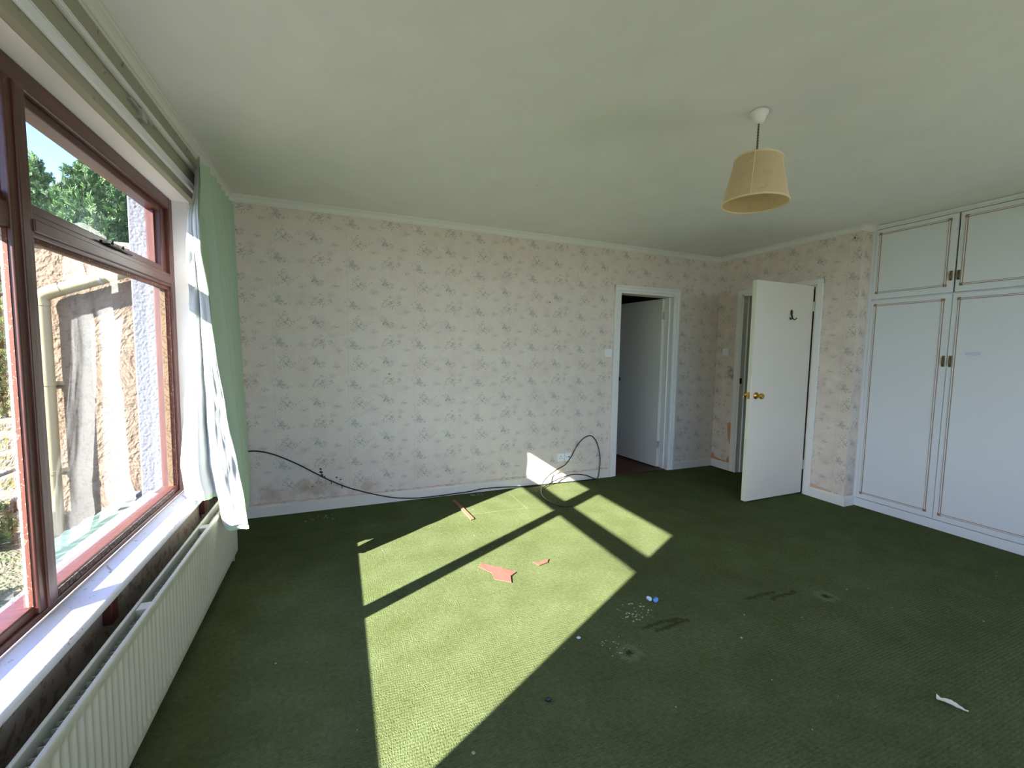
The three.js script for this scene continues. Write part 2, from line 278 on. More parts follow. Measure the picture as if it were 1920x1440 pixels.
// skirtings
const skirtP = [[0, 0], [0.016, 0], [0.016, 0.074], [0.012, 0.082], [0.006, 0.086], [0, 0.086]];
struct('baseboard_back', [prism(skirtP, [0.0, 0, 0], [3.357, 0, 0], [0, 0, 1]), prism(skirtP, [4.208, 0, 0], [W, 0, 0], [0, 0, 1])], M.skirt, 'scuffed white skirting along the papered back wall', 'skirting');
struct('baseboard_right', [prism(skirtP, [W, 0, 0], [W, 0, 0.255], [-1, 0, 0]), prism(skirtP, [W, 0, 1.15], [W, 0, ZC], [-1, 0, 0]), prism(skirtP, [W - 0.016, 0, ZC], [XW, 0, ZC], [0, 0, 1])], M.trim, 'white skirting either side of the open door', 'skirting');
// cornices
const cw = 0.047, corniceP = [[0, 0], [0, -cw], [0.008, -cw], [0.01, -cw + 0.007], [0.016, -cw + 0.009], [0.022, -0.024], [0.03, -0.014], [0.037, -0.01], [0.039, -0.004], [cw, -0.003], [cw, 0]];
struct('trim_2', [prism(corniceP, [0, H, 0], [W, H, 0], [0, 0, 1])], M.trim, 'white stepped cornice at the top of the back wall', 'cornice');
struct('trim_3', [prism(corniceP, [W, H, 0], [W, H, ZC], [-1, 0, 0]), prism(corniceP, [W - cw, H, ZC], [XW, H, ZC], [0, 0, 1])], M.trim, 'white stepped cornice above the open door', 'cornice');
struct('trim_4', [prism(corniceP, [0, H, 0], [0, H, ZR], [1, 0, 0])], M.trim, 'white stepped cornice above the window', 'cornice');

// passage behind door 1 and behind door 2
struct('floor_passage', [bx(2.4, 5.2, -0.12, -0.004, -3, -0.0), bx(W + 0.001, 6.2, -0.12, -0.004, 0.0, ZC - 0.1)], M.hallFloor, 'dark red-brown timber floor beyond the doorways', 'floor');
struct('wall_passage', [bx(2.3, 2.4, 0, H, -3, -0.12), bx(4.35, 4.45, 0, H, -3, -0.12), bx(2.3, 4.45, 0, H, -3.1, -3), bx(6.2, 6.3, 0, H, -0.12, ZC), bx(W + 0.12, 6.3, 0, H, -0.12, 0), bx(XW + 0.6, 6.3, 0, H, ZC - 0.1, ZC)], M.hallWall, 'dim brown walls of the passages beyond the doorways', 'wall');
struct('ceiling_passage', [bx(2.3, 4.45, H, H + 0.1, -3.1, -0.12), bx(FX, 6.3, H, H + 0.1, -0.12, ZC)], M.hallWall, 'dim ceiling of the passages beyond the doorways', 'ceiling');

// ───────────────────────── window ─────────────────────────
const XI = -0.076, XG = -0.103, XO = -0.158, MZ = [2.02, 2.107], TY = [1.612, 1.682];
{
  const w = thing('window_1', 'wide dark red-brown timber window with mullion and opening top lights', 'window'); w.userData.kind = 'structure';
  const r = 0.006;
  obj('jamb', bx(XO, XI, YS, YH, Z0, Z0 + 0.052, r), M.woodV, w);
  obj('jamb', bx(XO, XI, YS, YH, Z1 - 0.05, Z1, r), M.woodV, w);
  obj('head', bx(XO, XI, 2.012, YH, Z0 + 0.05, Z1 - 0.05, r), M.woodZ, w);
  obj('bottom_rail', [bx(XO, XI - 0.012, YS, 0.556, Z0 + 0.05, Z1 - 0.05, r), bx(XI - 0.014, XI, YS, 0.53, Z0 + 0.05, Z1 - 0.05, 0.004)], M.woodZ, w);
  obj('rotten_bead', bx(XG + 0.003, XI - 0.004, 0.53, 0.552, 1.0, MZ[0], 0.004), M.rot, w).userData.label = 'black rotten timber bead along the bottom of the pane';
  obj('mullion', [bx(-0.098, XI, 0.53, 2.014, MZ[0] - 0.002, MZ[1], 0.005), bx(XI - 0.006, XI + 0.006, 0.53, 2.014, MZ[0] + 0.024, MZ[1] - 0.03, 0.004), bx(-0.122, -0.098, 0.555, 2.012, 2.022, 2.048)], M.woodV, w);
  obj('worn_edge', bx(-0.0975, -0.088, 0.556, TY[0], MZ[1], MZ[1] + 0.0025), M.woodWorn, w);
  obj('putty', bx(-0.104, -0.0975, 0.556, TY[0], 2.05, MZ[1] + 0.002), M.putty, w).userData.label = 'weathered white putty along the mullion';
  obj('transom', [bx(XO, XI - 0.004, TY[0], TY[1], Z0 + 0.05, MZ[0] + 0.01, r), bx(XI - 0.01, XI + 0.004, TY[0] + 0.014, TY[1] - 0.02, Z0 + 0.05, MZ[0], 0.004)], M.woodZ, w);
  obj('transom', [bx(XO, XI - 0.004, TY[0], TY[1], MZ[1] - 0.01, Z1 - 0.05, r)], M.woodZ, w);
  obj('glazing_bead', [bx(XG, XI - 0.012, 0.556, TY[0], Z0 + 0.05, Z0 + 0.062), bx(XG, XI - 0.014, TY[0] - 0.014, TY[0], Z0 + 0.06, MZ[0])], M.woodWorn, w);
  obj('putty', [bx(-0.125, XG, 0.556, TY[0], Z0 + 0.05, Z0 + 0.07)], M.oldPutty, w).userData.label = 'cracked yellow putty beside the jamb';
  // opening top lights: a sash in each bay
  for (const [za, zb] of [[Z0 + 0.052, MZ[0]], [2.05, Z1 - 0.05]]) {
    const s = new THREE.Group(); s.name = 'top_light'; w.add(s);
    const sx0 = -0.15, sx1 = -0.094, st = 0.062;
    obj('stile', [bx(sx0, sx1, TY[1], 2.012, za + 0.002, za + st, 0.005), bx(sx0, -0.118, TY[1] + 0.02, 1.98, za + st, za + st + 0.016)], M.woodV, s);
    obj('stile', bx(sx0, sx1, TY[1], 2.012, zb - st * 0.55, zb - 0.001, 0.005), M.woodV, s);
    obj('rail', [bx(sx0, sx1, 1.982, 2.012, za + st, zb - st * 0.5, 0.004)], M.woodZ, s);
    obj('rail', [bx(sx0, sx1, TY[1], TY[1] + 0.03, za + st, zb - st * 0.5, 0.004)], M.woodZ, s);
    const pg = new THREE.PlaneGeometry(zb - za - st * 1.3, 0.29); pg.rotateY(Math.PI / 2); pg.translate(-0.122, 1.847, (za + zb) / 2 + 0.012);
    obj('pane', pg, M.glass, s);
  }
  for (const [za, zb] of [[Z0 + 0.04, MZ[0] + 0.02], [2.05, Z1 - 0.04]]) { const pg = new THREE.PlaneGeometry(zb - za, 1.09); pg.rotateY(Math.PI / 2); pg.translate(XG, 1.08, (za + zb) / 2); obj('pane', pg, M.glass, w); }
  // casement stay lying on the transom of the right-hand top light
  const stay = obj('casement_stay', [bx(XI - 0.012, XI - 0.004, TY[1] + 0.004, TY[1] + 0.014, 1.36, 1.62, 0.002), bx(XI - 0.02, XI + 0.012, TY[1] - 0.001, TY[1] + 0.006, 1.5, 1.6, 0.002), cyl(0.004, 0.004, 0.022, [XI - 0.008, TY[1] + 0.016, 1.44]), cyl(0.004, 0.004, 0.022, [XI - 0.008, TY[1] + 0.016, 1.53])], M.darkIron, w);
  stay.userData.label = 'black iron peg stay';
  obj('casement_stay', [bx(XI - 0.012, XI - 0.004, TY[1] + 0.004, TY[1] + 0.014, 2.3, 2.56, 0.002), bx(XI - 0.02, XI + 0.012, TY[1] - 0.001, TY[1] + 0.006, 2.36, 2.46, 0.002)], M.darkIron, w);
}
struct('trim_5', [bx(-0.08, 0.049, YS - 0.03, YS, Z0, Z1, 0.012), bx(0.001, 0.049, YS - 0.03, YS, Z0 - 0.06, Z0, 0.01), bx(0.001, 0.049, YS - 0.03, YS, Z1, Z1 + 0.06, 0.01)], M.sill, 'white painted window sill with flaking paint', 'window sill');
struct('trim_6', bx(0, 0.028, 2.072, 2.32, 0.12, ZR - 0.1, 0.003), M.batten, 'cream painted batten above the window carrying the curtain rails', 'trim');
for (const [y0, y1, d, label] of [[2.108, 2.146, 0.012, 'flat white plastic net-curtain rail on the lower edge of the batten'], [2.222, 2.242, 0.014, 'slim white curtain rail high on the batten']]) {
  const t = thing('curtain_rail', label, 'curtain rail', [0.028, y0, 0.16]);
  obj('track', [bx(0, d, 0, y1 - y0, 0, 4.6, 0.003), bx(d - 0.003, d + 0.003, 0.002, 0.006, 0, 4.6), bx(d - 0.003, d + 0.003, y1 - y0 - 0.006, y1 - y0 - 0.002, 0, 4.6)], M.rail, t);
  if (y0 > 2.2) obj('bracket', [bx(-0.001, 0.02, -0.05, -0.01, 1.38, 1.42, 0.002), bx(-0.001, 0.014, -0.022, -0.014, 1.3, 1.5, 0.002)], M.steel, t);
}
{ // unseen window added behind the camera to brighten the room with fill light
  const w = thing('window_2', 'unseen timber window added in the rear wall for fill light', 'window'); w.userData.kind = 'structure';
  const [x0, x1, y0, y1] = FILL_WIN;
  obj('frame', [bx(x0, x1, y0, y0 + 0.06, ZR, ZR + 0.07), bx(x0, x1, y1 - 0.06, y1, ZR, ZR + 0.07), bx(x0, x0 + 0.06, y0, y1, ZR, ZR + 0.07), bx(x1 - 0.06, x1, y0, y1, ZR, ZR + 0.07)], M.woodV, w);
  obj('mullion', bx((x0 + x1) / 2 - 0.04, (x0 + x1) / 2 + 0.04, y0, y1, ZR, ZR + 0.07), M.woodV, w);
  const pg = new THREE.PlaneGeometry(x1 - x0 - 0.1, y1 - y0 - 0.1); pg.translate((x0 + x1) / 2, (y0 + y1) / 2, ZR + 0.04); obj('pane', pg, M.glass, w);
}

// ───────────────────────── doors ─────────────────────────
{ // door 1: leaf swung back into the dark passage
  const d = thing('door_1', 'white flush door standing open into the dark room beyond the papered wall', 'door'); d.userData.kind = 'structure';
  const [a, b, h] = D1;
  obj('casing', [bx(a - 0.058, a - 0.002, 0, h + 0.058, 0, 0.018, 0.005), bx(b + 0.002, b + 0.058, 0, h + 0.058, 0, 0.018, 0.005), bx(a - 0.058, b + 0.058, h + 0.002, h + 0.058, 0, 0.0185, 0.005), bx(a - 0.058, a - 0.036, 0, h + 0.058, 0.017, 0.026, 0.004), bx(b + 0.036, b + 0.058, 0, h + 0.058, 0.017, 0.026, 0.004), bx(a - 0.058, b + 0.058, h + 0.036, h + 0.058, 0.017, 0.0265, 0.004)], M.trim, d);
  obj('lining', [bx(a - 0.002, a + 0.022, 0, h, -0.13, 0.012), bx(b - 0.022, b + 0.002, 0, h, -0.13, 0.012), bx(a, b, h - 0.022, h + 0.002, -0.13, 0.012), bx(a + 0.02, a + 0.034, 0, h - 0.02, -0.08, -0.045, 0.003), bx(b - 0.034, b - 0.02, 0, h - 0.02, -0.08, -0.045, 0.003)], M.trim, d);
  obj('threshold', bx(a, b, -0.004, 0.006, -0.12, -0.02, 0.003), M.hallFloor, d);
  const leaf = new THREE.Group(); leaf.name = 'leaf'; leaf.position.set(b - 0.024, 0, -0.115); leaf.rotation.y = 0.1; d.add(leaf);
  obj('panel', bx(-0.04, 0, 0.012, h - 0.028, -0.73, -0.004, 0.003), M.door, leaf);
  const kn = [cyl(0.026, 0.026, 0.006, [-0.043, 0.98, -0.665], 'x'), cyl(0.011, 0.011, 0.03, [-0.058, 0.98, -0.665], 'x'), new THREE.SphereGeometry(0.026, 20, 14).scale(0.75, 1, 1).translate(-0.085, 0.98, -0.665)];
  obj('knob', kn, M.copper, leaf);
  for (const y of [0.27, 1.73]) obj('hinge', [cyl(0.006, 0.006, 0.08, [-0.044, y, -0.002]), bx(-0.042, -0.012, y - 0.04, y + 0.04, -0.003, 0.002)], M.steel, leaf);
}
{ // door 2: leaf open at right angles into the room
  const d = thing('door_2', 'white flush door with brass knob standing open into the room', 'door'); d.userData.kind = 'structure';
  const [a, b, h] = D2;
  obj('casing', [bx(W - 0.018, W, 0, h + 0.05, a - 0.06, a - 0.002, 0.005), bx(W - 0.018, W, 0, h + 0.05, b + 0.004, b + 0.06, 0.005), bx(W - 0.0185, W, h + 0.002, h + 0.05, a - 0.06, b + 0.06, 0.005)], M.trim, d);
  obj('lining', [bx(W - 0.012, W + 0.13, 0, h, a - 0.002, a + 0.02), bx(W - 0.006, W + 0.13, 0, h, b - 0.012, b + 0.005), bx(W - 0.012, W + 0.13, h - 0.02, h + 0.002, a, b), bx(W + 0.05, W + 0.09, 0, h - 0.02, a + 0.018, a + 0.034, 0.003)], M.trim, d);
  obj('strike_plate', bx(W - 0.014, W + 0.016, 0.99, 1.05, a + 0.019, a + 0.0225), M.copper, d).userData.label = 'rusty strike plate';
  const leaf = new THREE.Group(); leaf.name = 'leaf'; leaf.position.set(W - 0.012, 0, b - 0.018); leaf.rotation.y = 0.012; d.add(leaf);
  const L = 0.752;
  obj('panel', bx(-L, -0.004, 0.012, 1.946, -0.042, 0, 0.003), M.door, leaf);
  obj('edge_strip', bx(-L - 0.0015, -L + 0.001, 0.014, 1.944, -0.04, -0.002), M.doorEdge, leaf);
  const kp = []; for (const [r, x] of [[0, 0], [0.031, 0], [0.031, 0.003], [0.026, 0.009], [0.014, 0.012], [0.011, 0.022], [0.012, 0.03], [0.019, 0.036], [0.0245, 0.044], [0.0255, 0.056], [0.023, 0.064], [0.019, 0.067], [0, 0.067]]) kp.push(new THREE.Vector2(r, x));
  const kg = new THREE.LatheGeometry(kp, 28); kg.rotateX(Math.PI / 2); kg.translate(-L + 0.062, 0.952, 0);
  const kb = kg.clone(); kb.translate(L - 0.062, -0.952, 0); kb.rotateY(Math.PI); kb.translate(-L + 0.062, 0.952, -0.042);
  obj('knob', kg, M.brass, leaf).userData.label = 'brass door knob'; obj('knob', kb, M.brass, leaf);
  obj('latch', [bx(-L - 0.003, -L + 0.002, 0.922, 0.982, -0.034, -0.01, 0.002), bx(-L - 0.013, -L, 0.942, 0.962, -0.03, -0.016, 0.003)], M.brass, leaf);
  for (const y of [0.28, 1.76]) obj('hinge', [cyl(0.006, 0.006, 0.085, [0.0, y, 0.004]), bx(-0.002, 0.004, y - 0.042, y + 0.042, -0.03, 0.004)], M.steel, leaf);
  // old coat hook screwed to the leaf
  const hk = thing('coat_hook', 'small dark coat hook screwed to the open white door', 'hook', [4.49, 1.6, D2[1] - 0.0135]);
  const pl = new THREE.SphereGeometry(0.5, 18, 14); pl.scale(0.034, 0.052, 0.012); pl.translate(0, 0.09, 0.002); obj('plate', pl, M.copper, hk);
  obj('stem', tube([[0, 0.07, 0.004], [-0.002, 0.055, 0.012], [-0.004, 0.045, 0.014], [-0.003, 0.04, 0.01]], 0.005, 20), M.darkIron, hk);
  for (const s of [-1, 1]) obj('prong', tube([[-0.003, 0.046, 0.012], [s * 0.016, 0.03, 0.014], [s * 0.032, 0.028, 0.018], [s * 0.044, 0.042, 0.022]], 0.0042, 24), M.darkIron, hk);
}

// ───────────────────────── fitted wardrobes ─────────────────────────
function makeWardrobe(z, label) {
  const t = thing('fitted_wardrobe', label, 'wardrobe', [XW, 0, z], 0, 'fitted wardrobes along the right wall');
  const w = 1.08;
  obj('carcass', [bx(0.02, 0.58, 0.0, H - 0.02, 0.001, 0.02), bx(0.02, 0.58, 0.0, H - 0.02, w - 0.02, w - 0.001), bx(0.02, 0.58, 1.772, 1.79, 0.02, w - 0.02), bx(0.02, 0.58, 0.06, 0.08, 0.02, w - 0.02), bx(0.02, 0.58, H - 0.04, H - 0.02, 0.02, w - 0.02), bx(0.56, 0.58, 0.08, H - 0.04, 0.02, w - 0.02), bx(0.004, 0.04, 0.06, H - 0.02, 0.001, 0.026, 0.002)], M.wardrobe, t);
  obj('plinth', bx(0.0, 0.03, 0, 0.07, 0.001, w - 0.001, 0.003), M.wardrobe, t);
  obj('frieze', [bx(0.0, 0.03, 2.366, H - 0.0015, 0.001, w - 0.001, 0.002), bx(-0.012, 0.006, 2.376, H - 0.0015, 0.001, w - 0.001, 0.005)], M.wardrobe, t);
  const handle = (door, y, zz, hh) => { const hd = obj('handle', tube([[-0.002, y - hh * 0.85, zz], [-0.013, y - hh * 0.55, zz], [-0.016, y, zz], [-0.013, y + hh * 0.55, zz], [-0.002, y + hh * 0.85, zz]], 0.0048, 24), M.bronze, door); obj('back_plate', bx(-0.003, 0.001, y - hh, y + hh, zz - 0.009, zz + 0.009, 0.0015), M.handlePlate, hd); };
  for (const [i, z0, z1] of [[0, 0.028, 0.5465], [1, 0.5505, 1.075]]) for (const [y0, y1, low] of [[0.075, 1.778, true], [1.788, 2.362, false]]) {
    const d = new THREE.Group(); d.name = 'door'; d.position.set(0, 0, i ? z1 : z0); d.rotation.y = low && i ? 0.012 : 0; t.add(d);
    const za = i ? z0 - z1 : 0, zb = za + z1 - z0;
    obj('panel', bx(0, 0.02, y0 + (low ? 0 : 0.002), y1, za + (i && !low ? 0.003 : 0), zb - (!i && !low ? 0.003 : 0), 0.0025), M.wardrobe, d);
    const mz0 = i ? za + 0.038 : 0.034, mz1 = i ? zb - 0.034 : zb - 0.05;
    { const p = 0.0065, ww = mz1 - mz0, h = low ? 1.612 : 0.48;
      const bits = { bead: [] };
      const at = (g) => g.translate(0, low ? 0.125 : 1.843, mz0);
      for (const [yy0, yy1, q0, q1, hz] of [[-p, p, 0, ww, 1], [h - p, h + p, 0, ww, 1], [0, h, -p, p, 0], [0, h, ww - p, ww + p, 0]]) {
        const m = obj('moulding', at(bx(-0.004, 0.001, yy0, yy1, q0, q1)), M.tan, d);
        bits.bead.push(at(hz ? bx(-0.007, 0, (yy0 + yy1) / 2 - 0.0028, (yy0 + yy1) / 2 + 0.0028, q0, q1) : bx(-0.007, 0, yy0, yy1, (q0 + q1) / 2 - 0.0028, (q0 + q1) / 2 + 0.0028)));
      }
      obj('bead', bits.bead, M.wardrobe, d);
      for (const y of [0, h]) for (const q of [0, ww]) obj('rosette', [at(bx(-0.007, 0, y - 0.011, y + 0.011, q - 0.011, q + 0.011, 0.003)), at(new THREE.SphereGeometry(0.007, 10, 8).translate(-0.007, y, q))], M.tan, d);
    }
    handle(d, low ? 1.28 : 1.912, i ? za + 0.018 : zb - 0.02, low ? 0.042 : 0.036);
  }
  return t;
}
makeWardrobe(ZC, 'white fitted wardrobe with gilt-beaded double doors and top cupboards beside the door wall');
makeWardrobe(ZC + 1.08, 'white fitted wardrobe with gilt-beaded doors, second from the door wall');
makeWardrobe(ZC + 2.16, 'white fitted wardrobe with gilt-beaded doors, third from the door wall');
tag(obj('paper_label', bx(XW - 0.0075, XW - 0.006, 1.326, 1.35, 2.078, 2.158), M.label), 'small pale blue paper label stuck on the wardrobe door', 'label');

// ───────────────────────── pendant lamp ─────────────────────────
{
  const t = thing('pendant_lamp', 'cream fabric drum shade hanging on a twisted brown flex from the ceiling', 'lamp', [2.5, 1.98, 2.256]);
  const rose = []; for (const [r, y] of [[0, 0.4195], [0.036, 0.4195], [0.038, 0.412], [0.036, 0.404], [0.028, 0.399], [0.027, 0.385], [0.02, 0.37], [0.009, 0.364], [0, 0.364]]) rose.push(new THREE.Vector2(r, y));
  obj('ceiling_rose', new THREE.LatheGeometry(rose, 32), M.plastic, t).userData.label = 'white plastic ceiling rose';
  const strands = [0, Math.PI].map((ph) => { const pts = []; for (let i = 0; i <= 70; i++) { const y = 0.368 - 0.25 * i / 70, a = ph + i * 0.9; pts.push([Math.cos(a) * 0.0022 - 0.004 * i / 70, y, Math.sin(a) * 0.0022]); } return tube(pts, 0.0024, 210, 6); });
  obj('flex', strands, M.flex, t).userData.label = 'twisted brown flex';
  obj('lamp_holder', [cyl(0.016, 0.019, 0.06, [0, 0.1, 0]), cyl(0.024, 0.024, 0.012, [0, 0.072, 0])], M.plastic, t);
  // shade: slightly warped tapered drum, hanging a little off level
  const N = 96, K = 12, pos = [], idx = [], uv = [];
  const seamA = Math.atan2(0.79, -0.62), ring = [[], [], [], []];
  const shadeAt = (a, k) => {
    let d = Math.atan2(Math.sin(a - seamA), Math.cos(a - seamA));
    const warp = 0.006 * Math.exp(-((d / 0.5) ** 2)) - 0.004 * Math.sin(2 * a + 0.6), r = mix(0.137, 0.1, k) + warp * (0.4 + 0.6 * k);
    return [r * Math.cos(a), 0.015 + 0.19 * k + 0.007 * k * Math.exp(-(((d - 0.9) / 0.5) ** 2)) - 0.007 * k * Math.exp(-(((d + 0.9) / 0.7) ** 2)), r * Math.sin(a)];
  };
  for (let j = 0; j <= K; j++) for (let i = 0; i <= N; i++) { const a = i / N * 2 * Math.PI; pos.push(...shadeAt(a, j / K)); uv.push(i / N, j / K * 0.3); }
  for (let j = 0; j < K; j++) for (let i = 0; i < N; i++) { const q = j * (N + 1) + i; idx.push(q, q + N + 1, q + 1, q + 1, q + N + 1, q + N + 2); }
  const g = new THREE.BufferGeometry(); g.setAttribute('position', new THREE.Float32BufferAttribute(pos, 3)); g.setAttribute('uv', new THREE.Float32BufferAttribute(uv, 2)); g.setIndex(idx); g.computeVertexNormals();
  const sh = new THREE.Group(); sh.name = 'shade'; sh.rotation.set(0.0, 0, 0.0); t.add(sh);
  sh.quaternion.setFromAxisAngle(new THREE.Vector3(0.79, 0, -0.62), 0.03);
  obj('fabric', g, M.shade, sh);
  for (const [k, r] of [[0, 0.0045], [1, 0.0045]]) { const pts = []; for (let i = 0; i < 72; i++) pts.push(new THREE.Vector3(...shadeAt(i / 72 * 2 * Math.PI, k))); obj('trim_band', new THREE.TubeGeometry(new THREE.CatmullRomCurve3(pts, true), 144, r, 6, true), M.shadeTrim, sh); }
  { const pts = []; for (let j = 0; j <= 8; j++) { const p = shadeAt(seamA + 0.35, j / 8); pts.push([p[0] * 1.012, p[1], p[2] * 1.012]); } obj('seam', tube(pts, 0.0022, 20, 6), M.shadeTrim, sh); }
  for (let k = 0; k < 3; k++) { const a = k * 2.094 + 0.3, p = shadeAt(a, 0.92); obj('spider_arm', tube([[0.018 * Math.cos(a), 0.085, 0.018 * Math.sin(a)], [p[0] * 0.5, 0.11, p[2] * 0.5], [p[0] * 0.98, p[1], p[2] * 0.98]], 0.0016, 12, 6), M.steel, sh); }
}

// ───────────────────────── switches and sockets ─────────────────────────
{
  const s = thing('light_switch', 'white single light switch on the papered wall beside the dark doorway', 'switch', [3.288, 1.306, 0]);
  obj('back_box', bx(-0.043, 0.043, -0.043, 0.043, 0, 0.026, 0.006), M.plastic, s); obj('plate', bx(-0.041, 0.041, -0.041, 0.041, 0.026, 0.033, 0.004), M.plastic, s); obj('rocker', bx(-0.007, 0.007, -0.013, 0.013, 0.032, 0.039, 0.003), M.plastic, s);
  const s2 = thing('light_switch', 'white single light switch on the short wall next to the open door', 'switch', [W, 1.336, 0.134], -Math.PI / 2);
  obj('plate', bx(-0.042, 0.042, -0.042, 0.042, 0, 0.012, 0.004), M.plastic, s2); obj('rocker', bx(-0.007, 0.007, -0.014, 0.014, 0.011, 0.018, 0.003), M.plastic, s2);
  for (const x of [-0.03, 0.03]) obj('screw', cyl(0.0035, 0.0035, 0.003, [x, 0, 0.0125], 'z', 12), M.steel, s2);
  for (const [x, label, tv] of [[2.775, 'white single power socket with switch, paired with an aerial socket', false], [2.859, 'white aerial socket plate with a dark hole beside the power socket', true]]) {
    const k = thing('wall_socket', label, 'socket', [x, 0.256, 0]);
    obj('plate', bx(-0.041, 0.041, -0.042, 0.042, 0, 0.011, 0.004), M.plastic, k);
    if (tv) { obj('aerial_hole', [cyl(0.0075, 0.0075, 0.004, [0.006, 0, 0.0112], 'z', 16), cyl(0.0035, 0.0035, 0.003, [-0.02, 0, 0.0115], 'z', 12)], M.socketDark, k); }
    else { obj('pin_slots', [bx(-0.003, 0.003, 0.006, 0.016, 0.0105, 0.0118), bx(-0.017, -0.009, -0.012, -0.008, 0.0105, 0.0118), bx(0.009, 0.017, -0.012, -0.008, 0.0105, 0.0118)], M.socketDark, k); obj('rocker', bx(0.018, 0.03, 0.014, 0.03, 0.01, 0.015, 0.002), M.plastic, k); }
  }
}

// ───────────────────────── radiator ─────────────────────────
{
  const t = thing('radiator', 'long low white double-panel radiator under the window sill', 'radiator', [0, 0, 0.76]);
  const L = 2.75, y0 = 0.074, y1 = 0.442;
  function panel(xf, xb, dir) {
    const pitch = 0.0333, per = 8, nz = Math.round(L / pitch) * per, ys = [y0, y0 + 0.004, y0 + 0.018, y0 + 0.026, y0 + 0.034, y0 + 0.045, (y0 + y1) / 2, y1 - 0.045, y1 - 0.034, y1 - 0.026, y1 - 0.016, y1 - 0.004, y1, y1 + 0.001];
    const dep = [-0.004, 0, 0, 0.0015, 0.005, 0.006, 0.006, 0.006, 0.005, 0.0015, 0, 0, -0.004, -0.009];
    const pos = [], idx = [], uv = [];
    for (let j = 0; j < ys.length; j++) for (let i = 0; i <= nz; i++) {
      const z = i / nz * L, ph = (i % per) / per, v = sstep(0.15, 0.4, ph) * sstep(0.95, 0.7, ph), edge = sstep(0, 0.02, z) * sstep(L, L - 0.02, z);
      const d = dep[j] > 0 ? -dep[j] * v * edge : dep[j];
      pos.push(xf + dir * d, ys[j], z); uv.push(z, ys[j]);
    }
    for (let j = 0; j < ys.length - 1; j++) for (let i = 0; i < nz; i++) { const q = j * (nz + 1) + i, r = q + nz + 1; dir > 0 ? idx.push(q, q + 1, r, r, q + 1, r + 1) : idx.push(q, r, q + 1, q + 1, r, r + 1); }
    const g = new THREE.BufferGeometry(); g.setAttribute('position', new THREE.Float32BufferAttribute(pos, 3)); g.setAttribute('uv', new THREE.Float32BufferAttribute(uv, 2)); g.setIndex(idx); g.computeVertexNormals();
    return [g.toNonIndexed(), bx(Math.min(xf, xb), Math.max(xf, xb) - (dir > 0 ? 0.008 : 0), y0, y1, 0.001, L - 0.001, 0.003)];
  }
  obj('front_panel', panel(0.146, 0.13, 1), M.radiator, t);
  obj('rear_panel', [bx(0.086, 0.098, y0, y1, 0, L, 0.004)], M.radiator, t);
  const fin = []; for (let i = 0; i < 54; i++) { const z = 0.06 + i * 0.05; fin.push(bx(0.098, 0.118, y0 + 0.04, y1 - 0.03, z, z + 0.003), bx(0.117, 0.119, y0 + 0.04, y1 - 0.03, z, z + 0.022), bx(0.098, 0.118, y0 + 0.04, y1 - 0.03, z + 0.021, z + 0.024)); }
  obj('convector_fins', fin, M.radiator, t);
  for (const z of [0.5, 1.19, 1.9]) obj('strap', bx(0.092, 0.137, y1 - 0.03, y1 - 0.006, z, z + 0.045, 0.003), M.radiator, t);
  for (const z of [0.35, 2.3]) obj('bracket', bx(0.004, 0.088, 0.16, 0.19, z, z + 0.03), M.steel, t);
  obj('valve', [cyl(0.008, 0.008, 0.1, [0.115, 0.05, -0.03]), cyl(0.014, 0.014, 0.04, [0.115, 0.105, -0.03]), cyl(0.009, 0.009, 0.04, [0.115, 0.105, -0.012], 'z')], M.steel, t);
  for (const [z, h] of [[1.93, 0.09], [0.89, 0.1]]) tag(obj('wood_block', bx(0.004, 0.03, YS - 0.031 - h, YS - 0.032, z, z + 0.045, 0.003), M.woodV), z > 1.5 ? 'red-brown timber block fixed under the middle of the sill' : 'red-brown timber block under the curtained end of the sill', 'block');
}

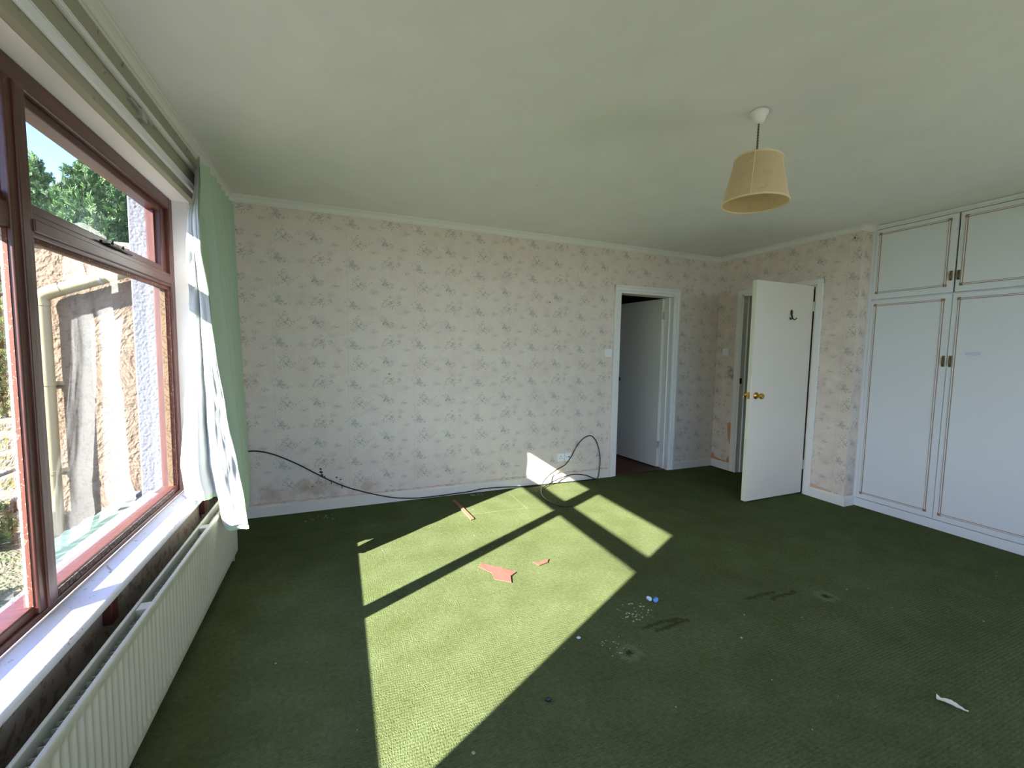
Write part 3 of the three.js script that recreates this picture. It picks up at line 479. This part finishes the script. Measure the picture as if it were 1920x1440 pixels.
// ───────────────────────── curtain ─────────────────────────
{
  const t = thing('curtain', 'pale green lined curtain gathered at the window corner and draped over the radiator', 'curtain');
  // plan of the folds (x, z) at the heading and at the hem, from the wall end forward; then the leading panel, turned so that its lining shows
  const rearTop = [[0.052, 0.2], [0.082, 0.235], [0.052, 0.27], [0.086, 0.31], [0.052, 0.35], [0.088, 0.4], [0.052, 0.45], [0.09, 0.5], [0.052, 0.55], [0.092, 0.61], [0.055, 0.67], [0.094, 0.73], [0.058, 0.8], [0.096, 0.87], [0.06, 0.92]];
  const rearBot = [[0.05, 0.22], [0.118, 0.245], [0.055, 0.31], [0.148, 0.35], [0.06, 0.43], [0.168, 0.475], [0.07, 0.55], [0.188, 0.595], [0.08, 0.67], [0.208, 0.73], [0.16, 0.8], [0.232, 0.87], [0.175, 0.94], [0.25, 1.02], [0.185, 1.08]];
  const lead = [[2.27, 0.06, 0.96, 0.088, 1.02], [2.12, 0.06, 0.99, 0.1, 1.07], [1.92, 0.068, 1.15, 0.132, 1.25], [1.75, 0.075, 1.205, 0.14, 1.258], [1.55, 0.055, 1.12, 0.159, 1.242], [1.42, 0.046, 1.11, 0.158, 1.205], [1.28, 0.04, 1.112, 0.168, 1.192], [0.96, 0.02, 1.136, 0.202, 1.187], [0.71, 0.002, 1.162, 0.244, 1.203], [0.52, 0.006, 1.1, 0.272, 1.208], [0.3, 0.03, 1.09, 0.295, 1.222]];
  const leadAt = (y) => { let i = 0; while (i < lead.length - 2 && y < lead[i + 1][0]) i++; const a = lead[i], b = lead[i + 1], t = sstep(0, 1, clamp((a[0] - y) / (a[0] - b[0]))) * 0.5 + 0.5 * clamp((a[0] - y) / (a[0] - b[0])); return [1, 2, 3, 4].map((k) => mix(a[k], b[k], t)); };
  const NU = 320, NV = 72, YT = 2.268;
  const rowCurve = (y) => {
    const k = clamp((YT - y) / (YT - 0.38)), e = 0.35 * sstep(0, 1, k) + 0.65 * k, pts = rearTop.map((p, i) => [mix(p[0], rearBot[i][0], e), mix(p[1], rearBot[i][1], e)]);
    const [x0, z0, x1, z1] = leadAt(y), w = x1 - x0, f = clamp(w / 0.2);
    for (const [t, o] of [[0, 0], [0.3, 0.03], [0.43, -0.035], [0.5, -0.02], [0.66, 0.035], [0.84, 0.015], [1, 0]]) pts.push([mix(x0, x1, t), mix(z0, z1, t) + o * f]);
    return new THREE.CatmullRomCurve3(pts.map(([x, z]) => new THREE.Vector3(x, 0, z)), false, 'catmullrom', 0.5);
  };
  const levels = 96, bank = []; for (let j = 0; j <= levels; j++) { const c = rowCurve(mix(YT, 0.3, j / levels)), row = []; for (let i = 0; i <= NU; i++) { const p = c.getPoint(i / NU), d = c.getTangent(i / NU); row.push([p.x, p.z, d.x, d.z]); } bank.push(row); }
  const planAt = (i, y) => { const f = clamp((YT - y) / (YT - 0.3)) * levels, j = Math.min(levels - 1, Math.floor(f)), a = bank[j][i], b = bank[j + 1][i]; return [0, 1, 2, 3].map((k) => mix(a[k], b[k], f - j)); };
  const leadU = rearTop.length / (rearTop.length + 6);
  function sheet(off, hem, topY) {
    const pos = [], uv = [], idx = [];
    for (let i = 0; i <= NU; i++) {
      const u = i / NU, low = planAt(i, 0.45), onSill = u > leadU - 0.045 ? sstep(0.17, 0.14, low[0]) : 0;
      const hemY = mix(mix(0.345, 0.372, sstep(0.5, 0.75, u)), 0.525, onSill) + hem + 0.01 * fbm(u * 9, 2, 3);
      for (let j = 0; j <= NV; j++) {
        const y = mix(topY, hemY, j / NV), k = clamp((YT - y) / (YT - 0.38)), [px, pz, tx, tz] = planAt(i, y), l = Math.hypot(tx, tz) || 1, nx = tz / l, nz = -tx / l, room = sstep(0.0, 0.12, k);
        const cr = room * (0.008 * fbm(u * 30, y * 5, 1, 3) + 0.012 * sstep(0.3, 1, k) * fbm(u * 14, y * 8, 6, 2));
        const x = px + nx * (off + cr), z = pz + nz * (off + cr);
        pos.push(Math.max(x, y > 2.05 || z < 0.9 ? 0.046 + off * 0.5 : -0.02), y, z); uv.push(u * 2.2, y);
      }
    }
    for (let i = 0; i < NU; i++) for (let j = 0; j < NV; j++) { const q = i * (NV + 1) + j, r = q + NV + 1; idx.push(q, q + 1, r, r, q + 1, r + 1); }
    const g = new THREE.BufferGeometry(); g.setAttribute('position', new THREE.Float32BufferAttribute(pos, 3)); g.setAttribute('uv', new THREE.Float32BufferAttribute(uv, 2)); g.setIndex(idx); g.computeVertexNormals(); return g;
  }
  obj('fabric', sheet(0.003, 0, YT), M.curtain, t).userData.label = 'pale green curtain fabric';
  obj('lining', sheet(-0.003, 0.028, YT - 0.06), M.lining, t).userData.label = 'white curtain lining';
  for (const i of [1, 3, 5, 7, 9, 11, 13]) obj('curtain_hook', tube([[0.05, 2.226, rearTop[i][1]], [0.046, 2.236, rearTop[i][1]], [0.044, 2.23, rearTop[i][1]]], 0.0016, 10, 5), M.steel, t);
}

// ───────────────────────── cable along the back wall ─────────────────────────
{
  const c = thing('cable', 'thin black cable drooping along the back wall skirting with a loop by the sockets', 'cable');
  obj('run', tube([[0.07, 0.52, 0.012], [0.13, 0.519, 0.01], [0.21, 0.5, 0.01], [0.3, 0.46, 0.009], [0.426, 0.387, 0.009], [0.54, 0.31, 0.009], [0.656, 0.235, 0.01], [0.78, 0.168, 0.012], [0.899, 0.119, 0.014], [1.03, 0.075, 0.024], [1.158, 0.039, 0.024], [1.3, 0.018, 0.024], [1.432, 0.011, 0.024], [1.65, 0.014, 0.024], [1.823, 0.018, 0.024], [1.95, 0.03, 0.024], [2.137, 0.024, 0.024], [2.3, 0.012, 0.024], [2.471, 0.008, 0.03], [2.8, 0.006, 0.034], [3.15, 0.006, 0.05]], 0.0052, 260, 8), M.black, c);
  obj('loop', tube([[2.545, 0.008, 0.637], [2.48, 0.007, 0.642], [2.423, 0.007, 0.56], [2.405, 0.008, 0.42], [2.43, 0.012, 0.28], [2.52, 0.045, 0.12], [2.62, 0.095, 0.05], [2.73, 0.145, 0.03], [2.816, 0.18, 0.024], [2.87, 0.235, 0.022], [2.904, 0.292, 0.024], [2.95, 0.365, 0.022], [3.006, 0.421, 0.02], [3.065, 0.452, 0.02], [3.115, 0.455, 0.02], [3.16, 0.42, 0.02], [3.195, 0.36, 0.02], [3.229, 0.239, 0.022], [3.225, 0.1, 0.026], [3.195, 0.02, 0.045], [3.15, 0.016, 0.06], [3.04, 0.06, 0.05], [2.92, 0.075, 0.03], [2.8, 0.06, 0.03], [2.65, 0.03, 0.06], [2.5, 0.01, 0.14]], 0.0046, 320, 8), M.black, c);
  for (const [x, y] of [[0.66, 0.233], [0.74, 0.19]]) obj('clip', bx(x - 0.003, x + 0.003, y - 0.026, y + 0.006, 0.001, 0.016, 0.002), M.black, c);
}

// ───────────────────────── litter on the carpet ─────────────────────────
tag(obj('wood_splinter', slabFrom([[1.493, 1.331], [1.523, 1.301], [1.611, 1.393], [1.683, 1.471], [1.634, 1.503], [1.613, 1.567], [1.536, 1.503], [1.543, 1.436]], 0.001, 0.0025, 4, 0.008), M.redwood), 'large broken reddish wood flake lying in the sunlight on the carpet', 'wood flake');
tag(obj('wood_splinter', slabFrom([[1.824, 1.391], [1.849, 1.419], [1.937, 1.395], [1.909, 1.432], [1.843, 1.449], [1.829, 1.42]], 0.001, 0.0025, 7, 0.008), M.redwood), 'small jagged reddish wood flake beside the larger one', 'wood flake');
tag(obj('wood_splinter', slabFrom([[1.626, 0.185], [1.645, 0.178], [1.668, 0.4], [1.682, 0.622], [1.655, 0.632], [1.646, 0.42]], 0.002, 0.008, 9, 0.004), M.palewood), 'long thin pale wood strip on the carpet near the back wall', 'wood strip');
{
  const e = new THREE.CapsuleGeometry(0.0115, 0.012, 6, 14); e.rotateZ(Math.PI / 2);
  const a = obj('foam_plug', e, M.blue); a.position.set(2.258, 0.0116, 2.0); a.rotation.y = 0.5; tag(a, 'small blue foam plug on the carpet', 'foam plug');
  const b = obj('foam_plug', e.clone(), M.paleBlue); b.position.set(2.233, 0.0105, 1.978); b.rotation.y = 1.9; b.scale.setScalar(0.9); tag(b, 'pale blue foam plug touching the darker blue one', 'foam plug');
  const c = new THREE.IcosahedronGeometry(0.011, 1); c.scale(1.1, 0.8, 0.8); const k = obj('black_cap', c, M.black); k.position.set(1.437, 0.0085, 2.368); tag(k, 'tiny black plastic bit at the edge of the sunlit patch', 'litter');
  const p = new THREE.PlaneGeometry(0.085, 0.034, 18, 6); p.rotateX(-Math.PI / 2); const q = p.attributes.position; for (let i = 0; i < q.count; i++) { q.setZ(i, q.getZ(i) * (1 - 0.8 * sstep(-0.01, 0.042, q.getX(i))) * (0.85 + 0.5 * fbm(q.getX(i) * 50, 2, 8))); } for (let i = 0; i < q.count; i++) q.setY(i, 0.004 + 0.012 * (0.5 + fbm(q.getX(i) * 30, q.getZ(i) * 40, 3)) + 0.01 * Math.abs(q.getZ(i)) / 0.016); p.computeVertexNormals();
  const s = obj('paper_scrap', p, M.paper); s.position.set(2.835, 0, 2.94); s.rotation.y = -1.15; tag(s, 'crumpled off-white paper scrap on the carpet near the wardrobes', 'paper scrap');
  const f = obj('foil_scrap', new THREE.IcosahedronGeometry(0.009, 0).scale(1.3, 0.5, 1), M.paleBlue); f.position.set(1.727, 0.004, 2.104); tag(f, 'tiny pale blue scrap on the sunlit carpet edge', 'litter');
  const bits = [], R = rng(12);
  const crumb = (x, z, r) => { const g = new THREE.IcosahedronGeometry(r, 0); g.scale(0.7 + R(), 0.45, 0.7 + R()); g.rotateY(R() * 6); g.translate(x, r * 0.3, z); bits.push(g); };
  for (let i = 0; i < 46; i++) { const a = R() * 6.3, r = Math.sqrt(R()) * 0.09; crumb(2.1 + Math.cos(a) * r * 1.1, 2.03 + Math.sin(a) * r, 0.0016 + R() * 0.0035); }
  for (let i = 0; i < 26; i++) crumb(1.8 + R() * 0.11, 2.16 + R() * 0.1, 0.0012 + R() * 0.002);
  for (let i = 0; i < 14; i++) crumb(0.47 + R() * 0.2, 0.12 + R() * 0.12, 0.002 + R() * 0.004);
  for (let i = 0; i < 16; i++) crumb(1.82 + R() * 0.12, 0.06 + R() * 0.05, 0.003 + R() * 0.004);
  for (let i = 0; i < 60; i++) crumb(0.4 + R() * 4.2, 0.3 + R() * 2.9, 0.001 + R() * 0.002);
  for (const [x, z] of [[0.469, 1.789], [1.116, 2.464], [2.434, 2.371], [2.6, 2.25], [3.35, 2.29]]) crumb(x, z, 0.0045);
  tag(obj('plaster_crumbs', bits, M.dust), 'scattered pale plaster crumbs and fluff on the carpet', 'crumbs', null, 'stuff');
}

// ───────────────────────── outside ─────────────────────────
struct('ground', bx(-30, 30, -0.5, -0.2, -30, 30), M.ground, 'overgrown garden ground outside', 'ground');
struct('floor_base', bx(-0.16, 6.3, -0.3, -0.121, -3.1, FZ), M.cement, 'concrete base below the house', 'base');
{ // outhouse wall facing the window side
  const zb = -0.8;
  const o = thing('outhouse_wall', 'sunlit sand-coloured rendered outhouse wall with stone coping outside the window', 'wall', [-1.53, -0.2, zb]);
  obj('render', bx(0, 1.27, 0, 2.28, -0.22, 0, 0.012), M.sandWall, o);
  const R = rng(3); let x = -0.02; while (x < 1.26) { const w = 0.2 + R() * 0.14; obj('coping_stone', bx(x, Math.min(x + w, 1.268) - 0.008, 2.279, 2.33 + R() * 0.02, -0.26, 0.04, 0.014), M.coping, o); x += w; }
  obj('cement_patch', bx(0.012, 0.12, 1.5, 1.86, -0.001, 0.008, 0.004), M.cement, o).userData.label = 'grey cement patch';
  const p = thing('drainpipe', 'cream drainpipe with sloping top arm on the sand-coloured outhouse wall', 'pipe', [-1.37, -0.2, zb + 0.082]);
  obj('downpipe', cyl(0.046, 0.046, 1.86, [0, 0.93, 0], 'y', 28), M.pipe, p);
  obj('elbow', tube([[0, 1.8, 0], [0.0, 1.86, 0], [0.04, 1.9, 0], [0.12, 1.935, 0]], 0.05, 24, 20), M.pipe, p);
  obj('arm', tube([[0.1, 1.925, 0], [0.35, 2.03, 0], [0.62, 2.14, 0]], 0.046, 20, 20), M.pipe, p);
  for (const y of [0.5, 1.2]) obj('pipe_clip', [cyl(0.051, 0.051, 0.03, [0, y, 0], 'y', 28), bx(-0.07, 0.07, y - 0.015, y + 0.015, -0.075, -0.055)], M.pipe, p);
  for (const s of [0.3, 0.55]) obj('strap', (() => { const g = cyl(0.05, 0.05, 0.02, [0, 0, 0], 'x', 28); g.rotateZ(0.41); g.translate(0.1 + s * 0.85, 1.925 + s * 0.36, 0); return g; })(), M.cement, p);
  const b = thing('board_stack', 'stack of pale boards lying below the window outside', 'boards', [-0.62, -0.2, -0.1]);
  for (let i = 0; i < 3; i++) obj('board', bx(-0.28 + 0.02 * (i % 2), 0.28, 0.0 + i * 0.1, 0.096 + i * 0.1, -0.55 + i * 0.02, 0.72 - 0.03 * i, 0.01), M.board, b);
  for (const [x, z, label] of [[-0.84, -0.2, 'shorter pale batten on the garden edge of the board stack'], [-0.47, -0.08, 'longer pale batten on the house side of the board stack']]) tag(obj('timber_batten', bx(x, x + 0.06, 0.097, 0.122, -0.6, z, 0.004), M.board), label, 'batten');
  const g = new THREE.PlaneGeometry(0.56, 0.74, 60, 60); g.rotateX(-Math.PI / 2); const q = g.attributes.position;
  for (let i = 0; i < q.count; i++) { const X = q.getX(i), Z = q.getZ(i); q.setY(i, 0.028 + 0.03 * Math.abs(fbm(X * 5 + Z * 3, Z * 2.2, 2, 3)) + 0.012 * Math.abs(Math.sin((X * 0.8 + Z) * 26 + 3 * fbm(X * 3, Z * 3))) - 0.3 * sstep(0.3, 0.42, Math.abs(X)) * 0); }
  g.computeVertexNormals(); const sh = obj('polythene_sheet', g, M.polythene); sh.position.set(-0.62, 0.072, 0.27); tag(sh, 'crumpled pale green polythene sheet over the boards outside', 'plastic sheet');
}
{ // mossy stone steps and planting seen past the mullion
  const R = rng(8);
  const s = thing('stone_terrace', 'mossy weathered stone terrace steps in the garden', 'steps', [-3.3, -0.2, -1.4]);
  for (let i = 0; i < 6; i++) { let x = 0; while (x < 1.58) { const w = 0.28 + R() * 0.3; obj('stone', bx(x, Math.min(x + w, 1.6) - 0.015, 0, 0.12 + i * 0.12 + R() * 0.02, -i * 0.42 - 0.38, -i * 0.42 + R() * 0.03, 0.025), M.stone, s); x += w; } }
}
const sprayGeo = (() => {                                // a flat feathery spray of narrow leaves
  const pos = [], R = rng(44);
  for (let i = 0; i < 11; i++) {
    const t = i / 11, a = (i % 2 ? 1 : -1) * (0.5 + 0.5 * R()), y = t * 0.8, l = 0.55 - 0.35 * t, w = 0.07;
    const dx = Math.sin(a) * l, dy = Math.cos(a) * l, dz = (R() - 0.5) * 0.3;
    pos.push(-w * Math.cos(a), y + w * Math.sin(a), 0, w * Math.cos(a), y - w * Math.sin(a), 0, dx, y + dy, dz);
    pos.push(-w * 0.3, y, -w, w * 0.3, y, w, dx * 0.8, y + dy * 0.9, dz + 0.12);
  }
  const g = new THREE.BufferGeometry(); g.setAttribute('position', new THREE.Float32BufferAttribute(pos, 3)); g.computeVertexNormals(); return g;
})();
function foliage(parent, n, seed, rx, ry, cy, size, cols, cone) {
  const R = rng(seed), im = new THREE.InstancedMesh(sprayGeo, M.leaf, n), m = new THREE.Matrix4(), q = new THREE.Quaternion(), e = new THREE.Euler(), c = new THREE.Color();
  for (let i = 0; i < n; i++) {
    const th = R() * 6.283, ct = 2 * R() - 1, st = Math.sqrt(1 - ct * ct);
    const lump = 1 + 0.55 * fbm(st * Math.cos(th) * 3.2 + seed, ct * 4, st * Math.sin(th) * 3.2, 3), rr = (0.72 + 0.3 * Math.sqrt(R())) * lump, tap = cone ? 1 - 0.55 * clamp((ct + 1) / 2) : 1;
    const p = new THREE.Vector3(Math.cos(th) * st * rx * rr * tap, cy + ct * ry * rr, Math.sin(th) * st * rx * rr * tap);
    e.set((R() - 0.5) * 1.6, R() * 6.3, (R() - 0.5) * 1.6); q.setFromEuler(e);
    const s = size * (0.6 + 0.8 * R()); m.compose(p, q, new THREE.Vector3(s, s, s)); im.setMatrixAt(i, m);
    const k = cols[Math.floor(R() * cols.length)], b = 0.8 + 0.4 * R(); im.setColorAt(i, c.setRGB(k[0] * b, k[1] * b, k[2] * b));
  }
  im.name = 'foliage'; im.castShadow = im.receiveShadow = true; im.userData.kind = 'stuff'; parent.add(im); return im;
}
const fir = [[0.05, 0.12, 0.035], [0.07, 0.16, 0.045], [0.1, 0.2, 0.05], [0.04, 0.09, 0.03]], shrub = [[0.09, 0.15, 0.04], [0.16, 0.2, 0.05], [0.2, 0.17, 0.07]];
[[-4.2, -6.2, 1.3, 2.5, 2.0, 'bushy dark green conifer with a thin top beyond the outhouse'], [-2.6, -5.0, 1.2, 2.35, 1.9, 'dense green conifer rising behind the drainpipe wall'], [-1.0, -4.6, 1.2, 2.6, 2.0, 'broad green conifer behind the outhouse coping next to the house'], [0.9, -5.6, 1.5, 2.9, 2.2, 'tall conifer hidden behind the corner of the house']].forEach(([x, z, rx, ry, cy, label], i) => {
  const t = thing('conifer_tree', label, 'tree', [x, -0.2, z], 0, 'conifers beyond the outhouse wall');
  obj('trunk', tube([[0, 0, 0], [0.04, cy * 0.6, 0.02], [0, cy + ry * 0.75, 0]], 0.09, 20, 10), M.bark, t);
  foliage(t, 20000, 100 + i * 7, rx, ry, cy, 0.14, fir, true);
});
[[-3.2, -4.4, 1.0, 1.1, 0.95, 'tangled mixed shrub above the stone terrace'], [-2.55, -1.05, 0.26, 0.2, 0.16, 'low straggly plant growing in front of the stone terrace'], [-1.75, -0.55, 0.2, 0.2, 0.14, 'small leafy weed at the foot of the outhouse wall'], [-1.45, 0.5, 0.16, 0.1, 0.06, 'flat straggling weed in the paving outside the window']].forEach(([x, z, rx, ry, cy, label], i) => {
  const t = thing('garden_shrub', label, 'shrub', [x, -0.2, z], 0, 'weeds and shrubs in the garden');
  const st = []; const R = rng(60 + i); for (let k = 0; k < 7; k++) { const a = R() * 6.3; st.push(tube([[0, 0, 0], [Math.cos(a) * rx * 0.3, cy * 0.8, Math.sin(a) * rx * 0.3], [Math.cos(a) * rx * 0.8, cy + ry * 0.5, Math.sin(a) * rx * 0.8]], 0.006, 10, 5)); }
  obj('stem', st, M.bark, t);
  foliage(t, i ? 500 : 2600, 200 + i * 5, rx, ry, cy, i ? 0.07 : 0.14, shrub, false);
});

[[-14, -1, 4.2, 'clipped green hedge closing the far end of the garden'], [-13, 8, 4.4, 'taller green hedge at the sunny side of the garden']].forEach(([x, z, w, label], i) => {
  const t = thing('garden_hedge', label, 'hedge', [x, -0.2, z], 0, 'hedges round the garden');
  obj('stem', bx(-0.15, 0.15, 0, 0.5, -w * 0.8, w * 0.8, 0.05), M.bark, t);
  const f = foliage(t, 9000, 300 + i * 9, 1, 0.95 + 0.2 * i, 1.0 + 0.1 * i, 0.2, fir, false); f.scale.set(0.8, 1, w);
});

scene.traverse((o) => { if (o.isMesh) { o.castShadow = true; o.receiveShadow = true; } });
renderer.render(scene, camera);
